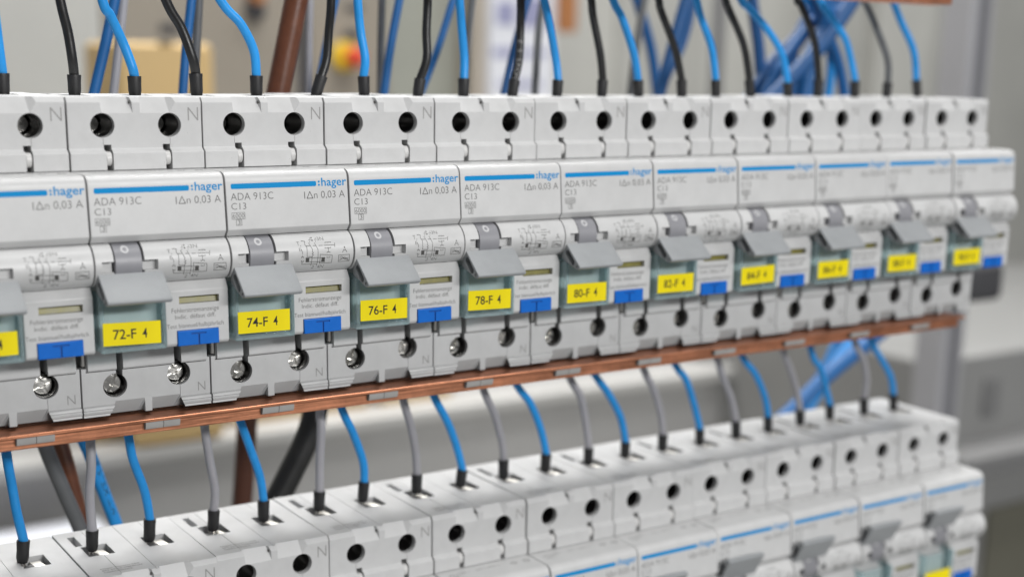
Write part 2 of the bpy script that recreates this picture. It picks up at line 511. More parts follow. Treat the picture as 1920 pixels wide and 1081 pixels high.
# ---- label cover
bez = [(11.2, -18.6)]
for i in range(1, 9):
    t = i / 8
    bez.append(((1 - t) ** 2 * 11.2 + 2 * t * (1 - t) * 14.35 + t * t * 14.5, (1 - t) ** 2 * -18.6 + 2 * t * (1 - t) * -18.7 + t * t * -21.4))
cv = [(0.4, -18.6)] + bez + [(15.6, -33.6), (14.2, -35.32), (0.4, -35.32)]
cover = part('label_cover', finish(prism_bm(cv, X0 + .02, X1 - .02), 'label_cover', 'cover', 0.14, angle=12))
part('brand_stripe', Print().rect(1.65, -23.05, 26.05, -21.68, 0.42).mesh('brand_stripe', 'print_blue', s_cover), cover)
bl = Print()
bl.text('hager', 27.55, -23.05, 7.5, 2.2, 0.012)
bl.ring(26.83, -22.75, 0.0, 0.29, 12).ring(26.83, -21.9, 0.0, 0.29, 12)
part('brand_lettering', bl.mesh('brand_lettering', 'print_blue', s_cover), cover)
rp = Print()
rp.text('ADA 913C', 1.5, -25.95, 11.9, 1.8, -0.012)
rp.text('C13', 1.5, -28.35, 4.1, 1.65, -0.012)
rp.text('6000', 1.72, -30.55, 3.2, 1.15, -0.01).line([(1.5, -30.8), (5.1, -30.8), (5.1, -29.15), (1.5, -29.15), (1.5, -30.8)], 0.1)
rp.text('3', 3.0, -32.25, 0.75, 1.1, -0.01).line([(2.6, -32.45), (4.1, -32.45), (4.1, -30.95), (2.6, -30.95), (2.6, -32.45)], 0.1)
rp.text('I', 22.35, -26.3, 0.22, 1.85)
rp.line([(23.15, -26.22), (24.0, -24.45), (24.85, -26.22), (23.15, -26.22)], 0.19)
rp.text('n 0,03 A', 25.25, -26.3, 9.15, 1.85, -0.012)
part('rating_print', rp.mesh('rating_print', 'print_grey', s_cover), cover)
tp = Print()
tp.text('EN 61009-1', 3.5, -5.4, 7.2, 0.8).text('230V ~', 3.5, -7.2, 4.2, 0.8).text('Icm = 6000 A', 13.5, -5.2, 9.0, 0.8)
tp.ring(27.3, -5.6, 0.75, 0.95, 16).line([(25.8, -5.6), (28.8, -5.6)], 0.15)
tp.ring(32.2, -5.6, 0.95, 1.15, 18).text('D E', 31.4, -6.0, 1.6, 0.8)
part('standards_print', tp.mesh('standards_print', 'print_grey', None, 0.02, horizontal=-18.6), cover)

# ---- barrel with toggle slot and circuit diagram
arc = [(BD + BR * math.cos(R(a)), BZ + BR * math.sin(R(a))) for a in range(70, -74, -4)]
bp_ = [(0.4, arc[0][1])] + arc + [(0.4, arc[-1][1])]
bcut = [box_bm(4.85, 12.65, 8.5, 30, -34, -48), box_bm(1.85, 5.2, 15.9, 30, -42.35, -39.65), box_bm(12.4, 16.1, 15.9, 30, -42.25, -39.65)]
barrel = part('toggle_housing', finish(prism_bm(bp_, X0, X1), 'toggle_housing', 'cover', 0.13, cut=bcut, angle=15))
W = 0.13
cd = Print()
for pl in ([(19.78, -38.65), (20.32, -37.34), (21.23, -37.48), (21.07, -38.34), (21.53, -38.95), (21.45, -41.5), (22.83, -41.59)],
           [(21.27, -38.64), (22.43, -38.67)], [(23.39, -38.7), (24.24, -38.71)], [(25.1, -38.74), (26.17, -38.76)], [(26.6, -38.76), (29.84, -38.82)],
           [(29.94, -38.33), (29.77, -39.32)],
           [(22.28, -37.92), (23.13, -39.75), (22.98, -40.25), (23.35, -40.53), (22.91, -40.82), (23.33, -41.14), (22.94, -41.49), (22.9, -44.12)],
           [(23.96, -38.01), (24.7, -39.74), (24.65, -44.25)], [(19.83, -39.45), (20.11, -40.27), (20.07, -41.51)],
           [(19.81, -41.5), (20.43, -41.54), (20.5, -42.83), (19.87, -42.78), (19.81, -41.5)], [(20.13, -42.8), (20.13, -43.58), (24.55, -43.78)],
           [(21.13, -41.84), (26.72, -42.06), (26.84, -43.27), (21.22, -42.99), (21.13, -41.84)],
           [(25.4, -43.73), (25.3, -41.11), (28.92, -41.56), (28.97, -43.65), (25.38, -43.62)],
           [(27.37, -40.62), (28.23, -40.61), (28.24, -42.11), (27.37, -42.12), (27.37, -40.62)], [(27.82, -39.62), (27.73, -40.64)],
           [(27.08, -38.04), (28.81, -38.04), (28.54, -39.52), (26.81, -39.52), (27.08, -38.04)], [(27.95, -38.03), (27.72, -39.55)],
           [(30.84, -41.66), (34.14, -41.65), (34.29, -43.52), (30.98, -43.52), (30.84, -41.66)],
           [(31.2, -42.24), (31.85, -42.07), (32.79, -42.79), (33.87, -42.53)], [(31.29, -43.13), (32.75, -42.35), (34.06, -43.21)],
           [(31.35, -42.69), (32.11, -42.63), (33.84, -43.2)], [(22.99, -36.73), (22.64, -37.74)], [(24.7, -36.72), (24.36, -37.74)],
           [(22.54, -37.17), (23.15, -37.14)], [(24.26, -37.16), (24.86, -37.14)]):
    cd.line(pl, W)
cd.rect(21.15, -42.98, 22.15, -41.86).rect(25.78, -43.2, 26.8, -42.05)
for t, x, z, wd, cp in (('T', 18.75, -38.45, 0.8, 0.95), ('E', 19.2, -39.95, 0.6, 0.85), ('1', 23.3, -37.5, 0.4, 0.9), ('3N', 25.0, -37.45, 1.9, 0.8),
                        ('2', 23.3, -45.1, 0.75, 0.9), ('4N', 24.95, -45.05, 1.9, 0.9), ('A', 31.95, -40.95, 1.45, 1.55)):
    cd.text(t, x, z, wd, cp, -0.01)
part('circuit_diagram', cd.mesh('circuit_diagram', 'print_grey', s_barrel, 0.035), barrel)

# ---- toggle: hub, wide handle
hub = [(BD + 5.42 * math.cos(R(a)), BZ + 5.42 * math.sin(R(a))) for a in range(0, 360, 8)]
tog = part('toggle_hub', finish(prism_bm(hub, 5.3, 12.1), 'toggle_hub', 'stem', 0.12, angle=15))
hp = [(16.3, -43.6), (17.15, -42.85), (17.6, -42.95), (24.2, -48.75), (24.45, -49.2), (24.25, -49.75), (23.3, -50.15), (22.2, -50.1), (15.2, -47.6), (15.0, -46.6)]
pk = []
for i in range(9): pk.append((18.15 + 1.15 * math.cos(R(60 + 180 * i / 8)) , -45.6 + 1.05 * math.sin(R(60 + 180 * i / 8))))
for i in range(9): pk.append((20.6 + 1.15 * math.cos(R(240 + 180 * i / 8)), -48.1 + 1.05 * math.sin(R(240 + 180 * i / 8))))
hc = [prism_bm(pk, -1, 3.2), cylx_bm(22.95, -49.15, 0.5, -1, 1.0, n=16)]
def mir(pts): return [(d, 2 * BZ - z) for d, z in pts]
part('handle', finish(prism_bm(hp, 0.75, 17.25), 'handle', 'handle', 0.38, 3, cut=hc), tog, 'down')
hcu = [prism_bm(mir(pk), -1, 3.2), cylx_bm(22.95, 2 * BZ + 49.15, 0.5, -1, 1.0, n=16)]
up_me = finish(prism_bm(mir(hp), 0.75, 17.25), 'handle', 'handle', 0.25, cut=hcu)
_c = V(8, BD, BZ)
up_me.transform(Matrix.Translation(_c) @ Matrix.Rotation(R(-20), 4, 'X') @ Matrix.Translation(-_c))
part('handle', up_me, tog, 'up')
part('off_mark', Print().ring(8.15, -36.95, 0.5, 1.05, 24, 0.85).mesh('off_mark', 'print_white', lambda z: BD + math.sqrt(5.42 ** 2 - (z - BZ) ** 2), 0.03), tog)

# ---- front panel on the right, with fault window and test button
fp = [(0.4, -46.25), (13.9, -46.25), (15.4, -48.6), (15.4, -62.3), (15.1, -62.9), (14.5, -63.2), (0.4, -63.2)]
fcut = [box_bm(22.0, 32.85, 13.6, 30, -52.05, -50.12), box_bm(21.1, 32.5, 12.5, 30, -64, -58.95)]
panel = part('front_panel', finish(prism_bm(fp, 18.35, X1), 'front_panel', 'cover', 0.25, cut=fcut))
ip = Print()
ip.text('Fehlerstromanzeige', 19.9, -54.25, 12.8, 1.15, -0.01)
ip.text('Indic. défaut diff.', 20.8, -55.95, 10.9, 1.1, -0.01)
ip.text('Test biannuel/halbjährlich', 18.5, -58.3, 15.4, 1.1, -0.01)
part('instruction_print', ip.mesh('instruction_print', 'print_grey', s_panel), panel)
part('fault_indicator', finish(hull_bm([(22.05, 13.62, -52), (32.8, 13.62, -52), (22.05, 13.62, -50.15), (32.8, 13.62, -50.15), (22.05, 14.1, -52), (32.8, 14.1, -52), (22.05, 13.7, -51.0), (32.8, 13.7, -51.0)]), 'fault_indicator', 'olive'))
tb = [box_bm(24.8, 28.9, 15.55, 17, -60.15, -59.75), box_bm(26.6, 27.1, 15.55, 17, -63, -60.0)]
btn = part('test_button', finish(prism_bm([(12.6, -59.05), (15.9, -59.05), (15.95, -63.0), (12.6, -63.35)], 21.2, 32.4), 'test_button', 'button', 0.18, cut=tb))
part('button_letter', finish(box_bm(24.85, 28.85, 15.4, 15.58, -60.1, -59.8, box_bm(26.65, 27.05, 15.4, 15.58, -63.0, -60.12)), 'button_letter', 'button_dark'), btn)

# ---- label bay and clear label holder on the left
part('label_bay', finish(prism_bm([(0.4, -46.3), (11.0, -46.3), (11.2, -62.9), (0.4, -62.9)], X0, 18.3), 'label_bay', 'plastic', 0.2))
part('label_backing', finish(box_bm(1.7, 16.8, 10.8, 13.2, -61.6, -49.0), 'label_backing', 'cover', 0.3))
hold = part('label_holder', finish(box_bm(1.72, 16.78, 16.75, 17.42, -61.55, -47.6), 'label_holder', 'clear', 0.1, 2))
part('holder_frame', finish(box_bm(0.75, 17.75, 11.3, 17.5, -62.85, -47.5), 'holder_frame', 'aqua', 0.4, 3,
            cut=[box_bm(1.7, 16.8, 11.0, 18, -61.5, -40), box_bm(1.2, 17.3, 11.0, 16.2, -70, -62.2)]), hold)

# ================================================================== placing the breakers
LAB = {0: ('70-F 4', 1.3, -54.9, 0), 1: ('72-F 4', 1.31, -55.0, -0.025), 2: ('74-F 4', 1.36, -55.05, -0.012), 3: ('76-F 4', 1.85, -54.6, -0.02),
       4: ('78-F 4', 1.55, -54.65, -0.02), 5: ('80-F 4', 1.45, -55.2, -0.015), 6: ('82-F 4', 1.2, -54.8, -0.01), 7: ('84-F 4', 1.25, -54.8, 0.02),
       8: ('86-F 4', 1.5, -54.9, 0.0), 9: ('88-F 4', 1.3, -55.0, -0.01), 10: ('90-F 4', 1.4, -54.8, 0.0)}

def lab_mesh(kind, txt, x, z, tilt):
    if kind == 'label':
        bm = bmesh.new()
        vs = []
        for D in (17.52, 17.66):
            for a, b in ((0, 0), (14.85, 0), (14.85, -5.85), (0, -5.85)):
                vs.append(bm.verts.new(V(x + a - b * tilt * 0.3, D, z + b + a * tilt)))
        bmesh.ops.convex_hull(bm, input=vs)
        return finish(bm, 'name_label', 'yellow', 0.05, 1)
    pr = Print().text(txt[:4], x + 2.5, z - 4.2 + tilt * 2.5, 5.9, 2.5, 0.01, rise=tilt).text(txt[-1], x + 10.0, z - 4.2 + tilt * 10, 1.25, 2.5, 0.01)
    return pr.mesh('label_lettering', 'print_black', lambda q: 17.66, 0.03)

ORD = ['first', 'second', 'third', 'fourth', 'fifth', 'sixth', 'seventh', 'eighth', 'ninth', 'tenth', 'eleventh']
def breaker(row, k):
    e = bpy.data.objects.new('circuit_breaker', None)
    C.objects.link(e)
    e.empty_display_size = 0.01
    zt = 0.0 if row == 1 else -128.75
    dx = 0.0 if row == 1 else 0.2
    dy = 0.0 if row == 1 else -0.47
    jx = random.uniform(-.06, .06)
    jd = random.uniform(-.22, .22)
    e.location = ((PITCH * (k - 1) + dx + jx) * S, -(dy + jd) * S, (zt - BASE) * S)
    e.rotation_euler = (R(random.uniform(-.25, .25)), R(random.uniform(-.18, .18)), R(random.uniform(-.25, .25)))
    e['category'] = 'circuit breaker'
    if row == 1:
        e['label'] = 'pale grey circuit breaker in the upper row, toggle down, yellow label reading %s' % LAB[k][0]
        e['group'] = 'breakers of the upper row'
    else:
        e['label'] = '%s pale grey circuit breaker from the left in the lower row, toggle up' % ORD[k]
        e['group'] = 'breakers of the lower row'
    objs = {}
    for i, (nm, me, par, which) in enumerate(P):
        if which == 'down' and row == 2: continue
        if which == 'up' and row == 1: continue
        o = bpy.data.objects.new(nm, me)
        C.objects.link(o)
        o.parent = objs[par] if par is not None else e
        objs[i] = o
        if nm == 'handle' and row == 1:
            # toggles never sit quite alike
            a = random.uniform(-2.2, 2.2)
            c = V(8, BD, BZ)
            o.matrix_local = Matrix.Translation(c) @ Matrix.Rotation(R(a), 4, 'X') @ Matrix.Translation(-c)
    t = LAB[k]
    ymes = lab_mesh('label', *t)
    o = bpy.data.objects.new('name_label', ymes)
    C.objects.link(o)
    o.parent = objs[hold]
    if row == 1:
        o = bpy.data.objects.new('label_lettering', lab_mesh('text', *t))
        C.objects.link(o)
        o.parent = objs[hold]
    return e
for k in range(11):
    breaker(1, k)
for k in range(11):
    breaker(2, k)

# ================================================================== loose scene helpers (world millimetres)
def tag(o, label, cat, group=None):
    o['label'] = label; o['category'] = cat
    if group: o['group'] = group
    return o
def link(name, me, parent=None, loc=None):
    o = bpy.data.objects.new(name, me)
    C.objects.link(o)
    if loc: o.location = loc
    if parent: o.parent = parent
    return o
def empty(name, loc):
    e = bpy.data.objects.new(name, None)
    C.objects.link(e)
    e.empty_display_size = 0.01
    e.location = loc
    return e
def WV(x, D, z):
    return Vector((x * S, -D * S, z * S))
def rebase(me, o3):
    me.transform(Matrix.Translation(-o3))
    return me
UP = Matrix.Translation((0, 0, -BASE * S))     # prism helpers measure from a device foot; UP brings them to world height
def wbox(name, m, x0, x1, D0, D1, z0, z1, bevel=0.0, parent=None, origin=None, segs=2):
    me = finish(box_bm(x0, x1, D0, D1, z0, z1), name, m, bevel, segs)
    me.transform(UP)
    org = origin if origin is not None else WV((x0 + x1) / 2, (D0 + D1) / 2, z0)
    rebase(me, org)
    return link(name, me, parent, None if parent else org)

def catmull(pts, n=10):
    out = []
    q = [pts[0] * 2 - pts[1]] + pts + [pts[-1] * 2 - pts[-2]]
    for i in range(1, len(q) - 2):
        a, b, c, d = q[i - 1:i + 3]
        for j in range(n):
            t = j / n
            out.append(0.5 * (2 * b + (c - a) * t + (2 * a - 5 * b + 4 * c - d) * t * t + (3 * b - a - 3 * c + d) * t ** 3))
    out.append(pts[-1])
    return out

def tube(pts, radii, name, m, n=16, caps=True, shell=None):
    """swept tube; radii per point"""
    bm = bmesh.new()
    up = Vector((0, 1, 0))
    rings = []
    N = len(pts)
    for i in range(N):
        t = (pts[min(i + 1, N - 1)] - pts[max(i - 1, 0)]).normalized()
        u = (up - t * up.dot(t)).normalized()
        v = t.cross(u)
        rings.append([bm.verts.new(pts[i] + (u * math.cos(2 * math.pi * k / n) + v * math.sin(2 * math.pi * k / n)) * radii[i]) for k in range(n)])
    for a, b in zip(rings, rings[1:]):
        for k in range(n):
            bm.faces.new((a[k], a[(k + 1) % n], b[(k + 1) % n], b[k]))
    if caps:
        bm.faces.new(list(reversed(rings[0]))); bm.faces.new(rings[-1])
    me = to_mesh(bm, name)
    me.materials.append(M[m])
    for p in me.polygons: p.use_smooth = True
    me.set_sharp_from_angle(angle=R(40))
    return me

def wrap_text(txt, pts, r, start, cap, width, face, name, m, flip=False, off=0.03):
    """lettering wrapped along a tube: text runs along the tube, its height around it"""
    vs, fs = glyphs(txt)
    mx = min(p[0] for p in vs); Mx = max(p[0] for p in vs)
    seg = [0.0]
    for a, b in zip(pts, pts[1:]): seg.append(seg[-1] + (b - a).length)
    out = []
    for a, b in vs:
        s_ = start + (a - mx) / (Mx - mx) * width
        ang = (b - 0.35) * cap / 0.7 / r
        if flip: ang = -ang
        i = 0
        while i < len(seg) - 2 and seg[i + 1] < s_: i += 1
        t = (s_ - seg[i]) / max(1e-9, seg[i + 1] - seg[i])
        p = pts[i].lerp(pts[i + 1], t)
        d = (pts[i + 1] - pts[i]).normalized()
        f = (face - d * face.dot(d)).normalized()
        sd = d.cross(f)
        out.append(p + (f * math.cos(ang) + sd * math.sin(ang)) * (r + off * S))
    me = bpy.data.meshes.new(name)
    me.from_pydata(out, [], fs)
    me.materials.append(M[m])
    return me

# ================================================================== wires
W1 = [
('blue', (-9.4,0.1), (-9.3,5.4), (-9.8,11.1), (-10.4,18.5)),
('black', (9.2,0.2), (9.3,5.2), (9.0,9.4), (8.2,16.3), (6.5,24.4)),
('blue', (25.7,0.2), (25.7,5.0), (25.2,7.5), (23.6,13.2), (19.6,20.8), (17.6,24.9)),
('black', (43.4,0.2), (43.3,5.9), (42.4,10.0), (39.5,17.9), (35.6,25.6)),
('blue', (61.4,0.1), (61.5,5.5), (60.6,12.5), (56.9,19.8), (51.0,26.2)),
('black', (80.2,0.1), (82.2,5.6), (84.0,10.7), (84.8,18.4), (85.2,27.5)),
('blue', (96.3,0.2), (96.1,5.7), (96.5,10.9), (95.5,18.6), (94.7,27.9)),
('black', (114.8,0.2), (115.7,5.1), (117.8,11.2), (118.1,19.3), (118.4,28.8)),
('blue', (131.4,0.1), (131.5,5.4), (131.9,11.5), (130.6,21.2), (129.3,29.2)),
('black', (149.8,0.0), (150.7,5.1), (152.2,11.8), (152.6,21.9), (152.2,30.1)),
('blue', (167.5,0.1), (167.8,5.2), (167.1,12.1), (163.4,23.8), (161.1,30.4)),
('black', (186.0,0.1), (186.2,5.4), (184.5,14.1), (181.6,26.1), (180.3,31.2)),
('blue', (201.8,0.1), (201.3,5.5), (198.5,14.4), (193.2,25.6), (189.6,31.6)),
('black', (221.1,0.2), (220.7,5.7), (217.0,16.5), (210.3,28.8), (208.5,32.3)),
('blue', (236.9,0.1), (236.5,5.8), (233.5,16.9), (228.5,26.8), (225.1,32.9)),
('black', (253.6,0.1), (252.6,6.0), (249.1,18.1), (241.9,29.9), (239.6,33.5)),
('blue', (272.5,0.1), (271.8,5.2), (267.7,15.7), (259.0,24.9), (250.7,31.2), (246.7,33.8)),
('black', (287.7,0.2), (287.7,6.3), (283.6,19.9), (275.6,33.0), (274.6,34.9)),
('blue', (307.5,0.2), (307.2,6.1), (304.4,15.4), (298.9,22.2), (291.1,29.7), (286.4,35.3)),
('grey', (325.3,0.3), (325.6,5.6), (323.7,14.7), (315.6,28.6), (309.5,36.2)),
('blue', (343.1,1.0), (341.8,6.8), (337.9,18.0), (330.5,29.0), (324.3,35.8)),
]
W2 = [
('blue', (-12.2,-128.4), (-11.6,-122.5), (-12.7,-114.2), (-13.8,-106.2), (-14.6,-96.9)),
('grey', (7.4,-128.5), (7.7,-122.9), (7.8,-112.8), (8.2,-103.3), (8.4,-96.2)),
('blue', (24.3,-128.6), (24.7,-122.4), (23.3,-113.6), (20.6,-103.5), (19.1,-96.1)),
('grey', (44.1,-128.8), (44.5,-122.9), (44.9,-116.2), (43.7,-106.8), (42.7,-96.3)),
('blue', (60.5,-128.5), (60.6,-122.4), (59.6,-114.2), (56.5,-103.6), (53.6,-96.5)),
('grey', (79.3,-128.3), (79.6,-122.5), (79.9,-112.0), (80.2,-101.7), (80.3,-97.4)),
('blue', (94.8,-127.8), (95.4,-121.8), (94.9,-115.1), (91.2,-104.8), (87.5,-96.5)),
('grey', (114.7,-128.2), (114.9,-122.2), (114.5,-114.3), (112.1,-104.9), (109.5,-95.7)),
('blue', (131.6,-128.5), (132.4,-123.3), (129.8,-113.7), (125.6,-104.8), (120.8,-96.5)),
('grey', (149.0,-128.3), (148.9,-122.0), (147.9,-116.2), (144.4,-105.4), (140.1,-96.5)),
('blue', (166.4,-128.4), (166.7,-122.6), (164.4,-113.6), (159.7,-103.5), (154.0,-96.6)),
('grey', (185.2,-128.4), (185.2,-122.9), (183.9,-113.2), (180.0,-103.0), (176.3,-96.5)),
('blue', (201.8,-128.2), (201.8,-123.0), (198.9,-113.2), (193.0,-103.6), (186.8,-96.4)),
('grey', (219.3,-128.2), (219.3,-122.5), (217.3,-113.5), (213.0,-103.9), (209.2,-97.5)),
('blue', (237.5,-128.5), (237.2,-122.8), (234.2,-112.5), (228.9,-102.6), (224.2,-97.1)),
('grey', (255.9,-128.2), (255.4,-122.0), (252.6,-112.6), (247.3,-102.6), (244.2,-97.1)),
('blue', (272.6,-127.9), (272.2,-122.4), (270.1,-114.6), (263.7,-104.4), (257.7,-97.5)),
('grey', (289.9,-127.3), (289.4,-121.9), (287.2,-113.4), (282.6,-104.3), (278.6,-97.5)),
('blue', (306.6,-127.2), (306.1,-121.8), (304.3,-115.3), (298.3,-105.9), (294.8,-100.1)),
('grey', (326.5,-127.4), (325.8,-121.2), (325.6,-113.3), (322.4,-104.0), (318.6,-97.0)),
('blue', (344.2,-128.0), (343.4,-121.7), (340.2,-113.8), (333.5,-105.1), (328.1,-99.0)),
]
DW = -24.5
FRONT = Vector((-0.45, -0.88, 0.1)).normalized()
def wire(col, xz, row, idx):
    top = 0.0 if row == 1 else -128.75
    base = WV(xz[0][0], DW, top - 2.5)
    stop = WV(xz[1][0], DW, xz[1][1])
    pts = [WV(x, DW, z) for x, z in xz]
    # run on beyond what the photo shows, up to the terminals of the next row
    d = (pts[-1] - pts[-2])
    zend = 46.0 if row == 1 else -82.0
    k = max(0.5, (zend * S - pts[-1].z) / max(1e-4, d.z))
    k = min(k, 3.0)
    pts.append(pts[-1] + Vector((d.x * k * 0.7, 0, zend * S - pts[-1].z if zend * S > pts[-1].z else d.z)))
    for q in range(2, len(pts)):
        pts[q] = pts[q] + Vector((random.uniform(-.25, .25), random.uniform(-.9, .9), 0)) * S
    sm = catmull([stop.lerp(pts[0], 0.35)] + pts[1:], 10)
    e = empty('wire', base)
    r = random.uniform(1.28, 1.36) * S
    me = tube(sm, [r] * len(sm), 'insulation', 'w_darkgrey' if (row == 1 and col == 'grey') else 'w_' + col)
    link('insulation', rebase(me, base), e)
    # ferrule sleeve: flared collar, open rim, crimped foot
    ax = (stop - pts[0]).normalized()
    L = (stop - pts[0]).length
    rr = random.uniform(1.72, 1.82) * S
    sp = [pts[0] - ax * 0.55 * S, pts[0] - ax * 0.1 * S, pts[0] + ax * 1.0 * S, pts[0] + ax * L * 0.55, pts[0] + ax * L * 0.97, pts[0] + ax * L, pts[0] + ax * (L - 0.02 * S), pts[0] + ax * (L - 0.9 * S)]
    sr = [rr * .8, rr * .9, rr * 1.0, rr * 1.0, rr * 1.06, rr * 1.04, rr * .88, rr * .8]
    link('ferrule_sleeve', rebase(tube(sp, sr, 'ferrule_sleeve', 'sleeve', 18), base), e)
    pin = [pts[0] - ax * 3.2 * S, pts[0] + ax * 0.5 * S]
    link('ferrule_pin', rebase(tube(pin, [0.95 * S] * 2, 'ferrule_pin', 'steel', 12), base), e)
    cn = {'blue': 'blue', 'black': 'black', 'grey': 'grey'}[col]
    if row == 1:
        n = (idx + 1) // 2
        tag(e, '%s wire with black sleeve rising from the upper row breaker labelled %s' % (cn, LAB[n][0]), 'wire', 'wires rising from the upper row')
    else:
        n = (idx + 1) // 2
        tag(e, '%s wire with black sleeve entering the %s lower row breaker from the left' % (cn, ORD[n]), 'wire', 'wires entering the lower row')
    if row == 1 and idx == 9:
        link('wire_print', rebase(wrap_text('FOR21E1S', sm, r, 2.0 * S, 1.5 * S, 12.5 * S, FRONT, 'wire_print', 'print_light'), base), e)
for i, ww in enumerate(W1): wire(ww[0], ww[1:], 1, i)
for i, ww in enumerate(W2): wire(ww[0], ww[1:], 2, i)

# ================================================================== cables behind the rows
CABLES = [
('midblue',3.3,-75,[(38.6,33.4),(37.2,27.0),(33.6,13.5),(29.8,0.2),(27.2,-9.8)],'blue cable hanging behind the upper row beside the cardboard box, left of it'),
('grey',2.8,-80,[(42.7,33.8),(41.6,27.4),(39.5,13.6),(37.3,0.1),(35.8,-10.0)],'grey cable just right of the leftmost slanting blue cable behind the upper row'),
('midblue',2.9,-75,[(62.4,34.5),(61.6,28.0),(59.5,14.1),(57.8,0.0),(56.9,-10.0)],'upright blue cable behind the second black wire, over the cardboard box'),
('darkgrey',2.8,-82,[(67.1,35.0),(66.7,28.4),(65.5,15.1),(64.1,-0.1),(63.0,-10.3)],'dark grey cable behind the second black wire, over the cardboard box'),
('brown',7.7,-66,[(95.1,35.6),(93.4,29.0),(90.0,14.7),(86.5,0.0),(83.7,-11.5)],'thick brown cable with scratched print rising behind the upper row'),
('grey',2.4,-95,[(112.4,37.6),(111.9,30.5),(111.2,15.2),(110.8,-0.2),(110.4,-11.2)],'thin grey cable just right of the thick brown cable'),
('midblue',2.4,-90,[(120.8,37.8),(119.2,30.6),(115.8,18.0),(112.8,5.4),(109.5,-7.4)],'thin blue cable half hidden behind the third black wire'),
('darkgrey',2.7,-95,[(140.0,38.9),(139.8,31.6),(139.3,15.9),(139.0,-0.1),(138.5,-13.4)],'dark grey cable right of the red emergency stop'),
('midblue',3.0,-85,[(143.1,38.7),(141.4,31.4),(138.0,15.8),(135.4,0.1),(133.2,-12.8)],'dark looking blue cable slanting right of the red emergency stop'),
('midblue',2.7,-85,[(166.9,39.8),(163.4,32.2),(157.6,16.2),(152.3,4.0),(144.9,-12.0)],'blue cable slanting behind the fourth black wire'),
('darkgrey',2.8,-95,[(178.1,40.7),(177.7,33.1),(176.4,22.5),(175.4,9.9),(174.1,-12.7)],'dark grey cable half hidden behind the blue wire of the fourth breaker'),
('darkblue',2.7,-75,[(191.9,40.5),(189.1,32.9),(184.3,18.7),(179.3,-0.3),(176.5,-11.8)],'shaded blue cable crossing behind the printed black wire, before the white papers'),
('darkgrey',2.9,-105,[(216.5,42.9),(216.2,34.8),(214.5,22.6),(213.3,-1.0),(212.4,-13.5)],'thin dark grey cable upright before the white papers'),
('darkblue',5.0,-110,[(295.5,46.8),(293.1,38.0),(287.2,19.1),(281.0,-0.9),(276.7,-14.2)],'blurred shaded blue cable slanting down behind the seventh black wire'),
('midblue',5.0,-190,[(326.2,51.4),(329.9,41.6),(339.4,19.1),(344.6,-2.7),(347.5,-18.4)],'pale blurred blue cable farthest behind the middle of the upper row'),
('darkgrey',3.2,-120,[(280.2,46.5),(278.6,37.7),(275.3,17.8),(273.0,-1.2),(272.4,-14.7)],'blurred dark grey cable behind the sixth blue wire'),
('darkblue',5.4,-120,[(338.7,49.2),(340.0,40.1),(345.4,20.4),(349.1,-0.9),(351.5,-15.3)],'thick blurred shaded blue cable standing upright left of the crossing cables'),
('darkblue',7.0,-95,[(383.7,50.3),(376.6,39.6),(359.7,20.7),(341.5,5.5),(326.7,-7.1)],'thick shaded blue cable of the crossing pair, running down to the left'),
('midblue',7.6,-100,[(361.4,49.5),(364.6,40.5),(367.4,29.0),(358.7,14.9),(356.0,0.8),(354.9,-15.7)],'thickest bright blue cable of the crossing bundle behind the upper row'),
('midblue',5.6,-130,[(410.3,52.9),(406.1,40.4),(396.6,27.8),(389.1,12.7),(389.0,-17.4)],'bright blue cable rearmost in the crossing bundle behind the upper row'),
('darkgrey',4.7,-70,[(5.3,-100.7),(8.0,-111.4),(12.2,-124.3),(16.3,-136.6),(18.8,-145.2)],'dark grey cable slanting beside the brown one, behind the lower row at far left'),
('brown',5.2,-78,[(12.2,-103.4),(15.2,-116.2),(17.6,-129.2),(19.6,-140.5),(20.9,-150.0)],'brown cable slanting between the rows at far left'),
('blue',4.1,-72,[(17.3,-102.7),(21.5,-113.8),(24.7,-125.1),(28.5,-137.5),(31.1,-146.2)],'blue cable with dark print slanting behind the leftmost grey wire'),
('darkbrown',8.2,-150,[(108.0,-121.1),(106.9,-134.3),(105.6,-149.8),(104.3,-163.1),(102.8,-176.6)],'thick dark brown cable hanging upright between the rows'),
('black',9.0,-75,[(103.2,-102.8),(101.4,-113.2),(98.0,-121.5),(92.3,-131.5),(86.0,-142.3),(81.8,-150.4)],'thick black cable bending down between the rows'),
('midblue',7.4,-95,[(416.0,-112.1),(398.4,-121.0),(377.8,-131.9),(358.0,-145.2),(344.9,-152.6)],'thick blurred blue cable slanting between the rows at right, the lower of two'),
('blue',5.6,-100,[(413.6,-108.7),(399.7,-118.1),(386.3,-129.9),(376.7,-142.0),(367.2,-154.0)],'thick blurred blue cable slanting between the rows at right, the upper of two'),
]
